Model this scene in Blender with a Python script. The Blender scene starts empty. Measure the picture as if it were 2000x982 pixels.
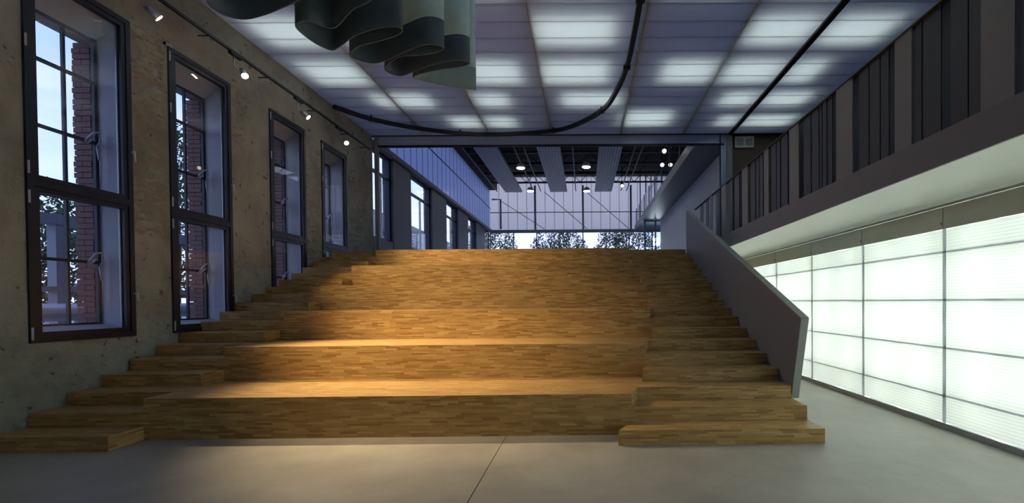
import bpy, bmesh, math, random
from mathutils import Vector, Matrix, noise

random.seed(7)
SC = bpy.context.scene
COL = SC.collection
PI = math.pi

# ------------------------------------------------------------------ camera
F_PX, CX, CY, EYE = 900.0, 1148.51, 600.96, 1.4554
ROT = ((0.99993294, -0.00889919, -0.00741089),
       (0.00899089, 0.99988227, 0.01243388),
       (0.00729936, -0.01249967, 0.99989523))      # rows: right, up, forward in (x, z, y)


def ray(px, py):
    c = ((px - CX) / F_PX, (CY - py) / F_PX, 1.0)
    w = [sum(ROT[r][k] * c[r] for r in range(3)) for k in range(3)]
    return Vector((w[0], w[2], w[1]))


def at(px, py, X=None, Y=None, Z=None):
    d = ray(px, py)
    s = X / d.x if X is not None else (Y / d.y if Y is not None else (Z - EYE) / d.z)
    return Vector((0, 0, EYE)) + d * s


cam = bpy.data.cameras.new('camera')
cam.sensor_fit = 'HORIZONTAL'
cam.sensor_width = 36.0
cam.lens = 36.0 * F_PX / 2000.0
cam.shift_x = (1000.0 - CX) / 2000.0
cam.shift_y = (CY - 491.0) / 2000.0
cam.clip_end = 500
cam_o = bpy.data.objects.new('camera', cam)
COL.objects.link(cam_o)
r_, u_, f_ = [Vector((q[0], q[2], q[1])).normalized() for q in ROT]
m = Matrix.Identity(4)
for i in range(3):
    m[i][0], m[i][1], m[i][2] = r_[i], u_[i], -f_[i]
m[2][3] = EYE
cam_o.matrix_world = m
SC.camera = cam_o

# ------------------------------------------------------------------ sky
SC.view_settings.view_transform = 'Standard'
SC.view_settings.look = 'None'
SC.view_settings.gamma = 1.0
SC.view_settings.use_curve_mapping = False
SC.view_settings.exposure = 0.0
SKY_HORIZON = (0.80, 0.90, 1.16)
SKY_MID = (0.34, 0.48, 1.00)
SKY_ZENITH = (0.07, 0.13, 0.42)
SKY_STRENGTH = 1.8
TUBE_WALL = 37.0        # radiance of the fluorescent tubes behind the right wall
LAMP_CEIL = 7.5        # radiance of the luminaires above the ceiling sheets
SPOT_W = 1150.0         # power of each track spotlight

world = bpy.data.worlds.new('dusk_sky')
SC.world = world
world.use_nodes = True
nt = world.node_tree
nt.nodes.clear()
N = nt.nodes.new
L = nt.links.new
tc = N('ShaderNodeTexCoord')
sep = N('ShaderNodeSeparateXYZ')
L(tc.outputs['Generated'], sep.inputs[0])
ramp = N('ShaderNodeValToRGB')
e = ramp.color_ramp.elements
e[0].position = 0.0
e[0].color = (0.05, 0.055, 0.07, 1)
e[1].position = 0.5
e[1].color = SKY_HORIZON + (1,)
for p, c in ((0.495, (0.05, 0.055, 0.07)), (0.72, SKY_MID), (1.0, SKY_ZENITH)):
    k = ramp.color_ramp.elements.new(p)
    k.color = c + (1,)
mr = N('ShaderNodeMapRange')
mr.inputs[1].default_value = -1
mr.inputs[2].default_value = 1
L(sep.outputs['Z'], mr.inputs[0])
L(mr.outputs[0], ramp.inputs[0])
mp = N('ShaderNodeMapping')
mp.inputs['Scale'].default_value = (1.6, 1.6, 6.0)
L(tc.outputs['Generated'], mp.inputs[0])
nz = N('ShaderNodeTexNoise')
nz.inputs['Scale'].default_value = 2.2
nz.inputs['Detail'].default_value = 5
L(mp.outputs[0], nz.inputs[0])
cr = N('ShaderNodeValToRGB')
cr.color_ramp.elements[0].position = 0.46
cr.color_ramp.elements[0].color = (0, 0, 0, 1)
cr.color_ramp.elements[1].position = 0.66
cr.color_ramp.elements[1].color = (1, 1, 1, 1)
L(nz.outputs[0], cr.inputs[0])
up = N('ShaderNodeMapRange')
up.inputs[1].default_value = 0.0
up.inputs[2].default_value = 0.06
L(sep.outputs['Z'], up.inputs[0])
mu = N('ShaderNodeMath')
mu.operation = 'MULTIPLY'
L(cr.outputs[0], mu.inputs[0])
L(up.outputs[0], mu.inputs[1])
mu2 = N('ShaderNodeMath')
mu2.operation = 'MULTIPLY'
mu2.inputs[1].default_value = 0.4
L(mu.outputs[0], mu2.inputs[0])
mx = N('ShaderNodeMixRGB')
mx.inputs[2].default_value = (0.98, 0.90, 0.93, 1)
L(mu2.outputs[0], mx.inputs[0])
L(ramp.outputs[0], mx.inputs[1])
bg = N('ShaderNodeBackground')
bg.inputs['Strength'].default_value = SKY_STRENGTH
L(mx.outputs[0], bg.inputs[0])
wo = N('ShaderNodeOutputWorld')
L(bg.outputs[0], wo.inputs[0])

# ------------------------------------------------------------------ materials
MATS = {}


def new_mat(name):
    mt = bpy.data.materials.new(name)
    mt.use_nodes = True
    MATS[name] = mt
    return mt, mt.node_tree, mt.node_tree.nodes['Principled BSDF']


def plain(name, col, rough=0.6, metal=0.0, var=0.12, scale=6.0, bump=0.0, spec=0.5):
    mt, t, b = new_mat(name)
    n, l = t.nodes.new, t.links.new
    tcn = n('ShaderNodeTexCoord')
    no = n('ShaderNodeTexNoise')
    no.inputs['Scale'].default_value = scale
    no.inputs['Detail'].default_value = 6
    l(tcn.outputs['Object'], no.inputs[0])
    mxn = n('ShaderNodeMixRGB')
    mxn.inputs[1].default_value = tuple(c * (1 - var) for c in col) + (1,)
    mxn.inputs[2].default_value = tuple(min(1, c * (1 + var)) for c in col) + (1,)
    l(no.outputs[0], mxn.inputs[0])
    l(mxn.outputs[0], b.inputs['Base Color'])
    b.inputs['Roughness'].default_value = rough
    b.inputs['Metallic'].default_value = metal
    b.inputs['Specular IOR Level'].default_value = spec
    if bump:
        bp = n('ShaderNodeBump')
        bp.inputs['Strength'].default_value = bump
        bp.inputs['Distance'].default_value = 0.02
        l(no.outputs[0], bp.inputs['Height'])
        l(bp.outputs[0], b.inputs['Normal'])
    return mt


def emissive(name, col, strength):
    mt, t, b = new_mat(name)
    b.inputs['Base Color'].default_value = (0.8, 0.8, 0.8, 1)
    b.inputs['Emission Color'].default_value = col + (1,)
    b.inputs['Emission Strength'].default_value = strength
    return mt


def glass(name, tint, refl=0.06):
    mt = bpy.data.materials.new(name)
    mt.use_nodes = True
    MATS[name] = mt
    t = mt.node_tree
    t.nodes.clear()
    n, l = t.nodes.new, t.links.new
    tr = n('ShaderNodeBsdfTransparent')
    tr.inputs[0].default_value = tint + (1,)
    gl = n('ShaderNodeBsdfGlossy')
    gl.inputs['Roughness'].default_value = 0.02
    fr = n('ShaderNodeLayerWeight')
    fr.inputs[0].default_value = 0.5
    pw = n('ShaderNodeMath')
    pw.operation = 'POWER'
    pw.inputs[1].default_value = 4.0
    l(fr.outputs['Facing'], pw.inputs[0])
    ma = n('ShaderNodeMath')
    ma.operation = 'MULTIPLY_ADD'
    ma.inputs[1].default_value = 0.5
    ma.inputs[2].default_value = refl * 0.5
    l(pw.outputs[0], ma.inputs[0])
    mxs = n('ShaderNodeMixShader')
    l(ma.outputs[0], mxs.inputs[0])
    l(tr.outputs[0], mxs.inputs[1])
    l(gl.outputs[0], mxs.inputs[2])
    o = n('ShaderNodeOutputMaterial')
    l(mxs.outputs[0], o.inputs[0])
    return mt


def polycarb(name, trans, diff, axis, pitch, gloss=0.06, rough=0.25):
    """multiwall polycarbonate sheet: lets light through diffusely, fine ribs"""
    mt = bpy.data.materials.new(name)
    mt.use_nodes = True
    MATS[name] = mt
    t = mt.node_tree
    t.nodes.clear()
    n, l = t.nodes.new, t.links.new
    geo = n('ShaderNodeNewGeometry')
    sp = n('ShaderNodeSeparateXYZ')
    l(geo.outputs['Position'], sp.inputs[0])
    mm = n('ShaderNodeMath')
    mm.operation = 'MULTIPLY'
    mm.inputs[1].default_value = 2 * PI / pitch
    l(sp.outputs[axis], mm.inputs[0])
    sn = n('ShaderNodeMath')
    sn.operation = 'SINE'
    l(mm.outputs[0], sn.inputs[0])
    mr_ = n('ShaderNodeMapRange')
    mr_.inputs[1].default_value = -1
    mr_.inputs[2].default_value = 1
    mr_.inputs[3].default_value = 0.86
    mr_.inputs[4].default_value = 1.0
    l(sn.outputs[0], mr_.inputs[0])

    def tinted(c):
        v = n('ShaderNodeMixRGB')
        v.blend_type = 'MULTIPLY'
        v.inputs[0].default_value = 1
        v.inputs[1].default_value = c + (1,)
        l(mr_.outputs[0], v.inputs[2])
        return v
    bp = n('ShaderNodeBump')
    bp.inputs['Strength'].default_value = 0.35
    bp.inputs['Distance'].default_value = 0.004
    l(sn.outputs[0], bp.inputs['Height'])
    ts = n('ShaderNodeBsdfTranslucent')
    l(tinted(trans).outputs[0], ts.inputs[0])
    df = n('ShaderNodeBsdfDiffuse')
    l(tinted(diff).outputs[0], df.inputs[0])
    ad = n('ShaderNodeAddShader')
    l(ts.outputs[0], ad.inputs[0])
    l(df.outputs[0], ad.inputs[1])
    gl = n('ShaderNodeBsdfGlossy')
    gl.inputs['Roughness'].default_value = rough
    l(bp.outputs[0], gl.inputs['Normal'])
    mxs = n('ShaderNodeMixShader')
    lw = n('ShaderNodeLayerWeight')
    lw.inputs[0].default_value = 0.25
    lm = n('ShaderNodeMath')
    lm.operation = 'MULTIPLY_ADD'
    lm.inputs[1].default_value = 0.35
    lm.inputs[2].default_value = gloss
    l(lw.outputs['Fresnel'], lm.inputs[0])
    l(lm.outputs[0], mxs.inputs[0])
    l(ad.outputs[0], mxs.inputs[1])
    l(gl.outputs[0], mxs.inputs[2])
    o = n('ShaderNodeOutputMaterial')
    l(mxs.outputs[0], o.inputs[0])
    return mt


def wood_mat():
    """industrial strip parquet: thin laminated strips, random tone per strip"""
    mt, t, b = new_mat('strip_parquet')
    n, l = t.nodes.new, t.links.new

    def math_(op, a, bb=None):
        q = n('ShaderNodeMath')
        q.operation = op
        for i_, v in enumerate((a, bb)):
            if v is None:
                continue
            if isinstance(v, (int, float)):
                q.inputs[i_].default_value = v
            else:
                l(v, q.inputs[i_])
        return q.outputs[0]
    uv = n('ShaderNodeUVMap')
    s = n('ShaderNodeSeparateXYZ')
    l(uv.outputs[0], s.inputs[0])
    v = math_('DIVIDE', s.outputs['Y'], 0.0215)
    rowi = math_('FLOOR', v)
    wn = n('ShaderNodeTexWhiteNoise')
    wn.noise_dimensions = '1D'
    l(rowi, wn.inputs['W'])
    u = math_('DIVIDE', s.outputs['X'], 0.19)
    u2 = math_('ADD', u, math_('MULTIPLY', wn.outputs[0], 13.7))
    coli = math_('FLOOR', u2)
    cmb = n('ShaderNodeCombineXYZ')
    l(coli, cmb.inputs[0])
    l(rowi, cmb.inputs[1])
    wn2 = n('ShaderNodeTexWhiteNoise')
    wn2.noise_dimensions = '2D'
    l(cmb.outputs[0], wn2.inputs['Vector'])
    rp = n('ShaderNodeValToRGB')
    ee = rp.color_ramp.elements
    ee[0].position = 0
    ee[0].color = (0.27, 0.150, 0.050, 1)
    ee[1].position = 1
    ee[1].color = (0.53, 0.355, 0.15, 1)
    k1 = ee.new(0.35)
    k1.color = (0.385, 0.235, 0.085, 1)
    k2 = ee.new(0.75)
    k2.color = (0.43, 0.272, 0.104, 1)
    l(wn2.outputs[0], rp.inputs[0])
    # fine grain along the strip
    mpn = n('ShaderNodeMapping')
    mpn.inputs['Scale'].default_value = (6, 160, 1)
    l(uv.outputs[0], mpn.inputs[0])
    g = n('ShaderNodeTexNoise')
    g.inputs['Scale'].default_value = 1.0
    g.inputs['Detail'].default_value = 3
    l(mpn.outputs[0], g.inputs[0])
    gm = n('ShaderNodeMapRange')
    gm.inputs[3].default_value = 0.75
    gm.inputs[4].default_value = 1.2
    l(g.outputs[0], gm.inputs[0])
    # joints
    fv = math_('FRACT', v)
    fu = math_('FRACT', u2)
    jv = math_('LESS_THAN', fv, 0.05)
    ju = math_('LESS_THAN', fu, 0.006)
    j = math_('MAXIMUM', jv, ju)
    jd = math_('SUBTRACT', 1.0, math_('MULTIPLY', j, 0.35))
    mul = n('ShaderNodeMixRGB')
    mul.blend_type = 'MULTIPLY'
    mul.inputs[0].default_value = 1
    l(rp.outputs[0], mul.inputs[1])
    l(math_('MULTIPLY', gm.outputs[0], jd), mul.inputs[2])
    l(mul.outputs[0], b.inputs['Base Color'])
    b.inputs['Roughness'].default_value = 0.42
    b.inputs['Specular IOR Level'].default_value = 0.35
    bp = n('ShaderNodeBump')
    bp.inputs['Strength'].default_value = 0.25
    bp.inputs['Distance'].default_value = 0.002
    l(math_('ADD', wn2.outputs[0], math_('MULTIPLY', jd, 1.5)), bp.inputs['Height'])
    l(bp.outputs[0], b.inputs['Normal'])
    return mt


def concrete_mat():
    mt, t, b = new_mat('polished_concrete')
    n, l = t.nodes.new, t.links.new
    tcn = n('ShaderNodeTexCoord')
    a = n('ShaderNodeTexNoise')
    a.inputs['Scale'].default_value = 0.9
    a.inputs['Detail'].default_value = 9
    a.inputs['Roughness'].default_value = 0.65
    l(tcn.outputs['Object'], a.inputs[0])
    rp = n('ShaderNodeValToRGB')
    rp.color_ramp.elements[0].position = 0.3
    rp.color_ramp.elements[0].color = (0.30, 0.285, 0.25, 1)
    rp.color_ramp.elements[1].position = 0.72
    rp.color_ramp.elements[1].color = (0.50, 0.48, 0.425, 1)
    l(a.outputs[0], rp.inputs[0])
    f2 = n('ShaderNodeTexNoise')
    f2.inputs['Scale'].default_value = 60
    f2.inputs['Detail'].default_value = 4
    l(tcn.outputs['Object'], f2.inputs[0])
    mm = n('ShaderNodeMapRange')
    mm.inputs[3].default_value = 0.9
    mm.inputs[4].default_value = 1.1
    l(f2.outputs[0], mm.inputs[0])
    mul = n('ShaderNodeMixRGB')
    mul.blend_type = 'MULTIPLY'
    mul.inputs[0].default_value = 1
    l(rp.outputs[0], mul.inputs[1])
    l(mm.outputs[0], mul.inputs[2])
    l(mul.outputs[0], b.inputs['Base Color'])
    rr = n('ShaderNodeMapRange')
    rr.inputs[3].default_value = 0.3
    rr.inputs[4].default_value = 0.55
    l(a.outputs[0], rr.inputs[0])
    l(rr.outputs[0], b.inputs['Roughness'])
    return mt


def plaster_mat():
    mt, t, b = new_mat('old_plaster')
    n, l = t.nodes.new, t.links.new
    tcn = n('ShaderNodeTexCoord')
    a = n('ShaderNodeTexNoise')
    a.inputs['Scale'].default_value = 1.3
    a.inputs['Detail'].default_value = 10
    a.inputs['Roughness'].default_value = 0.62
    l(tcn.outputs['Object'], a.inputs[0])
    rp = n('ShaderNodeValToRGB')
    e_ = rp.color_ramp.elements
    e_[0].position = 0.28
    e_[0].color = (0.235, 0.235, 0.205, 1)
    e_[1].position = 0.75
    e_[1].color = (0.45, 0.452, 0.395, 1)
    q = e_.new(0.5)
    q.color = (0.36, 0.362, 0.31, 1)
    l(a.outputs[0], rp.inputs[0])
    sp = n('ShaderNodeTexNoise')
    sp.inputs['Scale'].default_value = 9
    sp.inputs['Detail'].default_value = 5
    l(tcn.outputs['Object'], sp.inputs[0])
    cr_ = n('ShaderNodeValToRGB')
    cr_.color_ramp.elements[0].position = 0.29
    cr_.color_ramp.elements[0].color = (0.35, 0.33, 0.3, 1)
    cr_.color_ramp.elements[1].position = 0.36
    cr_.color_ramp.elements[1].color = (1, 1, 1, 1)
    l(sp.outputs[0], cr_.inputs[0])
    mul = n('ShaderNodeMixRGB')
    mul.blend_type = 'MULTIPLY'
    mul.inputs[0].default_value = 1
    l(rp.outputs[0], mul.inputs[1])
    l(cr_.outputs[0], mul.inputs[2])
    l(mul.outputs[0], b.inputs['Base Color'])
    b.inputs['Roughness'].default_value = 0.92
    b.inputs['Specular IOR Level'].default_value = 0.2
    bp = n('ShaderNodeBump')
    bp.inputs['Strength'].default_value = 0.9
    bp.inputs['Distance'].default_value = 0.018
    f2 = n('ShaderNodeTexNoise')
    f2.inputs['Scale'].default_value = 28
    f2.inputs['Detail'].default_value = 5
    l(tcn.outputs['Object'], f2.inputs[0])
    l(f2.outputs[0], bp.inputs['Height'])
    l(bp.outputs[0], b.inputs['Normal'])
    return mt


wood_mat()
concrete_mat()
plaster_mat()
plain('reveal_plaster', (0.50, 0.50, 0.52), 0.9, var=0.1, scale=3)
plain('brick_red', (0.20, 0.10, 0.085), 0.9, var=0.35, scale=9, bump=0.4)
plain('brick_mortar', (0.30, 0.26, 0.23), 0.95)
plain('navy_frame', (0.012, 0.017, 0.032), 0.4, var=0.1)
plain('old_steel', (0.035, 0.038, 0.05), 0.6, var=0.2)
plain('steel_bright', (0.62, 0.64, 0.66), 0.3, 0.9, var=0.05)
plain('latch_metal', (0.55, 0.57, 0.62), 0.45, 0.3, var=0.1)
plain('black_metal', (0.012, 0.012, 0.014), 0.45, var=0.1)
plain('grey_panel', (0.17, 0.172, 0.195), 0.55, var=0.05, scale=1.2)
plain('pale_edge', (0.34, 0.37, 0.35), 0.5, var=0.05)
plain('fascia_grey', (0.215, 0.20, 0.21), 0.55, var=0.05, scale=1.0)
plain('baluster_grey', (0.235, 0.228, 0.22), 0.5, var=0.06)
plain('baluster_dark', (0.06, 0.06, 0.068), 0.5, var=0.1)
plain('soffit_white', (0.74, 0.76, 0.70), 0.38, var=0.04, scale=2)
plain('beam_grey', (0.55, 0.60, 0.54), 0.5, var=0.06)
plain('aluminium', (0.40, 0.43, 0.45), 0.4, 0.5, var=0.05)
plain('cavity_white', (0.80, 0.81, 0.80), 0.8, var=0.03)
plain('brown_wall', (0.16, 0.125, 0.095), 0.8, var=0.1)
plain('white_wall', (0.84, 0.85, 0.88), 0.7, var=0.03)
plain('grey_wall', (0.30, 0.30, 0.30), 0.85, var=0.08)
plain('navy_pier', (0.035, 0.045, 0.07), 0.5, var=0.1)
plain('roof_black', (0.012, 0.012, 0.014), 0.8, var=0.2)
plain('truss_dark', (0.05, 0.05, 0.055), 0.5, var=0.2)
plain('baffle_grey', (0.30, 0.32, 0.36), 0.45, 0.2, var=0.05)
plain('soffit_blue', (0.13, 0.15, 0.20), 0.45, var=0.06)
plain('white_plastic', (0.72, 0.73, 0.70), 0.4, var=0.03)
plain('glazed_fascia', (0.42, 0.52, 0.80), 0.15, 0.1, var=0.05)
plain('curtain_cloth', (0.60, 0.745, 0.76), 0.9, var=0.12, scale=14, bump=0.15)
plain('curtain_cloth_mid', (0.30, 0.375, 0.375), 0.9, var=0.12, scale=14, bump=0.15)  # darker tone of the curtain cloth, for the return flap
plain('curtain_band', (0.09, 0.112, 0.145), 0.9, var=0.12, scale=14, bump=0.15)
plain('leaf_green', (0.06, 0.095, 0.04), 0.7, var=0.4, scale=3)
plain('bark', (0.08, 0.06, 0.045), 0.9, var=0.2)
plain('yard_ground', (0.40, 0.39, 0.37), 0.9, var=0.2, scale=1)
plain('pipe_metal', (0.50, 0.52, 0.55), 0.35, 0.6, var=0.1)
plain('pipe_rust', (0.17, 0.10, 0.09), 0.7, var=0.2)
plain('rack_steel', (0.24, 0.26, 0.29), 0.6, var=0.1)
plain('upper_dark', (0.035, 0.035, 0.042), 0.6, var=0.1)
emissive('tube_light', (0.90, 1.0, 0.93), TUBE_WALL)
emissive('ceiling_light', (1.0, 1.0, 0.90), LAMP_CEIL)
emissive('spot_lens', (1.0, 0.9, 0.72), 30.0)
emissive('hall_lens', (0.85, 0.92, 1.0), 45.0)
emissive('stage_lens', (1.0, 0.85, 0.65), 8.0)
glass('window_glass', (0.93, 0.95, 0.98))
glass('rail_glass', (0.85, 0.90, 0.93))
polycarb('wall_sheet', (0.66, 0.67, 0.66), (0.20, 0.205, 0.20), 'Z', 0.034)
polycarb('connector_strip', (0.58, 0.61, 0.64), (0.20, 0.21, 0.21), 'Z', 0.5)
polycarb('ceiling_sheet', (0.295, 0.325, 0.35), (0.24, 0.24, 0.24), 'Y', 0.06, gloss=0.04, rough=0.3)
polycarb('hall_sheet', (0.50, 0.55, 0.70), (0.20, 0.21, 0.24), 'Y', 0.10, gloss=0.05, rough=0.15)
polycarb('hall_end_sheet', (1.0, 0.95, 0.88), (0.0, 0.0, 0.0), 'X', 0.12, gloss=0.0)


# ------------------------------------------------------------------ builders
class MB:
    """collects shapes; build() links them as ONE mesh object (uv in metres)"""

    def __init__(self):
        self.v, self.f, self.smooth = [], [], []

    def quad(self, *ps, smooth=False):
        i = len(self.v)
        self.v += [tuple(p) for p in ps]
        self.f.append(tuple(range(i, i + len(ps))))
        self.smooth.append(smooth)
        return self

    def box(self, a, b):
        x0, y0, z0 = [min(p, q) for p, q in zip(a, b)]
        x1, y1, z1 = [max(p, q) for p, q in zip(a, b)]
        i = len(self.v)
        self.v += [(x0, y0, z0), (x1, y0, z0), (x1, y1, z0), (x0, y1, z0),
                   (x0, y0, z1), (x1, y0, z1), (x1, y1, z1), (x0, y1, z1)]
        for q in ((0, 3, 2, 1), (4, 5, 6, 7), (0, 1, 5, 4), (1, 2, 6, 5), (2, 3, 7, 6), (3, 0, 4, 7)):
            self.f.append(tuple(i + k for k in q))
            self.smooth.append(False)
        return self

    def prism(self, poly, axis, lo, hi):
        """poly: list of 2d points, extruded along axis 0/1/2 from lo to hi"""
        def p3(p, c):
            return (c, p[0], p[1]) if axis == 0 else ((p[0], c, p[1]) if axis == 1 else (p[0], p[1], c))
        i, n = len(self.v), len(poly)
        self.v += [p3(p, lo) for p in poly] + [p3(p, hi) for p in poly]
        self.f.append(tuple(i + k for k in range(n)))
        self.f.append(tuple(i + n + k for k in reversed(range(n))))
        self.smooth += [False, False]
        for k in range(n):
            self.f.append((i + k, i + n + k, i + n + (k + 1) % n, i + (k + 1) % n))
            self.smooth.append(False)
        return self

    def tube(self, pts, r, sides=8, cap=True, r2=None):
        pts = [Vector(p) for p in pts]
        i0 = len(self.v)
        n = len(pts)
        for k, p in enumerate(pts):
            d = (pts[min(k + 1, n - 1)] - pts[max(k - 1, 0)]).normalized()
            a = d.cross(Vector((0, 0, 1)))
            if a.length < 1e-3:
                a = d.cross(Vector((1, 0, 0)))
            a.normalize()
            b = d.cross(a)
            rr = r if r2 is None else r + (r2 - r) * k / (n - 1)
            for s in range(sides):
                t = 2 * PI * s / sides
                self.v.append(tuple(p + (a * math.cos(t) + b * math.sin(t)) * rr))
        for k in range(n - 1):
            for s in range(sides):
                q = (s + 1) % sides
                self.f.append((i0 + k * sides + s, i0 + k * sides + q, i0 + (k + 1) * sides + q, i0 + (k + 1) * sides + s))
                self.smooth.append(True)
        if cap:
            self.f.append(tuple(i0 + s for s in reversed(range(sides))))
            self.f.append(tuple(i0 + (n - 1) * sides + s for s in range(sides)))
            self.smooth += [False, False]
        return self

    def ring(self, x0, x1, y0, y1, z0, z1, w):
        """rectangular frame in the YZ plane, x thickness x0..x1, bar width w"""
        self.box((x0, y0, z0), (x1, y0 + w, z1))
        self.box((x0, y1 - w, z0), (x1, y1, z1))
        self.box((x0, y0 + w, z0), (x1, y1 - w, z0 + w))
        self.box((x0, y0 + w, z1 - w), (x1, y1 - w, z1))
        return self

    def mesh(self, name, mat):
        me = bpy.data.meshes.new(name)
        me.from_pydata(self.v, [], self.f)
        bm = bmesh.new()
        bm.from_mesh(me)
        bmesh.ops.recalc_face_normals(bm, faces=bm.faces)
        uvl = bm.loops.layers.uv.new('UVMap')
        for fc in bm.faces:
            nn = fc.normal
            ax = max(range(3), key=lambda k: abs(nn[k]))
            for lp in fc.loops:
                c = lp.vert.co
                lp[uvl].uv = (c.y, c.z) if ax == 0 else ((c.x, c.z) if ax == 1 else (c.x, c.y))
        bm.to_mesh(me)
        bm.free()
        if any(self.smooth):
            me.polygons.foreach_set('use_smooth', self.smooth)
        me.materials.append(MATS[mat])
        return me

    def build(self, name, mat, parent=None, loc=None):
        return link(name, self.mesh(name, mat), parent, loc)


def link(name, me, parent=None, loc=None):
    o = bpy.data.objects.new(name, me)
    COL.objects.link(o)
    if loc is not None:
        o.location = loc
    if parent is not None:
        o.parent = parent
    return o


def tag(o, label=None, cat=None, group=None, kind=None):
    if label:
        o['label'] = label
    if cat:
        o['category'] = cat
    if group:
        o['group'] = group
    if kind:
        o['kind'] = kind
    return o


def thing(name, label=None, cat=None, group=None, kind=None, loc=(0, 0, 0)):
    o = link(name, None, None, loc)
    return tag(o, label, cat, group, kind)


def copy_tree(o, loc, parent=None):
    c = o.copy()
    COL.objects.link(c)
    c.location = loc
    c.parent = parent
    for ch in o.children:
        copy_tree(ch, ch.location.copy(), c)
    return c


# ------------------------------------------------------------------ key dimensions (metres)
XL, XR, XB = -6.05, 4.0335, 2.84      # left wall face, glowing wall face, gallery edge
WALL_T = 0.67
ZC = 6.265                            # ceiling
YB = 13.31                            # header beam
HR, TR, Y1 = 0.15, 0.3767, 5.0228     # step rise, tread, front of first seating row
ZTOP = 18 * HR
YEND = 11.95
BACK = -4.0
XU = 5.8                              # upper right wall


def st(k):
    return Y1 + (k - 2) * TR


def rw(j):
    return Y1 + (j - 1) * 3 * TR


# ------------------------------------------------------------------ floor
fl = thing('floor', 'polished grey concrete ground floor with a saw-cut joint', 'floor', kind='structure')
MB().box((XL - 0.1, BACK, -0.15), (-0.873, 14.0, 0)).build('slab', 'polished_concrete', fl)
MB().box((-0.865, BACK, -0.15), (5.3, 14.0, 0)).build('slab', 'polished_concrete', fl)
MB().box((-0.873, BACK, -0.15), (-0.865, 14.0, -0.008)).build('joint', 'black_metal', fl)
MB().box((XL, YEND, ZTOP - 0.3), (XU, 30.2, ZTOP)).build('upper_slab', 'grey_wall', fl)

# ------------------------------------------------------------------ left wall with window openings
WINS = [(5.05, 6.23), (6.80, 7.97), (8.96, 10.08), (10.71, 11.84)]
WZ0, WZ1 = 1.057, 5.24
wl = thing('wall_left', 'old plaster wall with patches of exposed rubble', 'wall', kind='structure')


def rough_mask(y, z):
    m_ = 0.0
    # exposed masonry patches: (y0, y1, z0, z1, strength)
    for (a, b, c, d, s) in ((6.24, 6.86, 2.35, 5.35, 1.0), (7.98, 8.35, 4.2, 5.25, 0.8), (10.1, 10.68, 1.8, 4.9, 0.55),
                            (11.9, 13.0, 2.5, 4.9, 0.75), (6.3, 6.8, 0.9, 1.6, 0.35), (4.2, 5.0, 4.4, 5.6, 0.2), (4.0, 7.2, 0.0, 0.95, 0.22), (8.0, 8.9, 2.0, 2.3, 0.3), (5.0, 12.0, 5.3, 5.6, 0.12)):
        w = noise.noise(Vector((y * 2.1, z * 2.1, 3.3))) * 0.35
        dy = min(y - a, b - y) + w * 0.4
        dz = min(z - c, d - z) + w
        k = max(0.0, min(1.0, min(dy / 0.06 + 0.8, dz / 0.15 + 0.5)))
        m_ = max(m_, k * s)
    return m_


def wall_disp(y, z):
    base = 0.004 * noise.noise(Vector((y * 1.4, z * 1.4, 0))) + 0.003 * noise.noise(Vector((y * 6, z * 6, 1)))
    r = rough_mask(y, z)
    if r > 0.01:
        wy = y + 0.05 * noise.noise(Vector((y * 4, z * 4, 9)))
        wz = z + 0.05 * noise.noise(Vector((y * 5, z * 5, 14)))
        lump = 1 - abs(noise.noise(Vector((wy * 5.5, wz * 11, 5)))) * 2.2
        fine = noise.noise(Vector((y * 16, z * 22, 2)))
        base += r * (-0.012 - 0.075 * max(0.0, lump) ** 2 + 0.034 * fine)
    pit = noise.noise(Vector((y * 4.2, z * 4.2, 12)))
    if pit > 0.52:
        base -= 0.03 * (pit - 0.52) / 0.3
    if z < 1.15:
        base += 0.006 * noise.noise(Vector((y * 3.5, z * 3.5, 20)))
    return base


def breaks(lo, hi, cuts, step):
    pts = sorted(set([lo, hi] + [c for c in cuts if lo < c < hi]))
    out = [lo]
    for a, b in zip(pts, pts[1:]):
        n = max(1, int(round((b - a) / step)))
        out += [a + (b - a) * (k + 1) / n for k in range(n)]
    return out


def inside_win(y, z):
    return WZ0 < z < WZ1 and any(a < y < b for a, b in WINS)


ycuts = [c for w in WINS for c in w]
ys = breaks(3.9, YB, ycuts, 0.032)
zs = breaks(0.0, 6.6, [WZ0, WZ1], 0.032)
mb = MB()
vid = {}
for iy, y in enumerate(ys):
    for iz, z in enumerate(zs):
        edge = any(abs(y - c) < 1e-6 for c in ycuts) and WZ0 <= z <= WZ1
        vid[iy, iz] = len(mb.v)
        mb.v.append((XL + (0.0 if edge else wall_disp(y, z)), y, z))
for iy in range(len(ys) - 1):
    for iz in range(len(zs) - 1):
        if not inside_win((ys[iy] + ys[iy + 1]) / 2, (zs[iz] + zs[iz + 1]) / 2):
            mb.f.append((vid[iy, iz], vid[iy + 1, iz], vid[iy + 1, iz + 1], vid[iy, iz + 1]))
            mb.smooth.append(True)
mb.build('plaster_face', 'old_plaster', wl)
mb = MB()
mb.quad((XL, BACK, 0), (XL, 3.9, 0), (XL, 3.9, 6.6), (XL, BACK, 6.6))
mb.build('plaster_face', 'old_plaster', wl)
# outer leaf and body of the wall (brick outside), with the same openings
mb = MB()
xo = XL - WALL_T
prev = BACK
for a, b in WINS + [(YB, None)]:
    mb.box((XL - 0.05, prev, 0), (xo, a, 6.6))
    if b:
        mb.box((XL - 0.05, a, 0), (xo, b, WZ0))
        mb.box((XL - 0.05, a, WZ1 + 0.06), (xo, b, 6.6))
        mb.box((XL - 0.44, a, WZ0), (xo, b, WZ0 + 0.165))
        mb.box((XL - 0.44, a, WZ1 - 0.27), (xo, b, WZ1 + 0.06))
        prev = b
mb.build('masonry', 'brick_mortar', wl)
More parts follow.
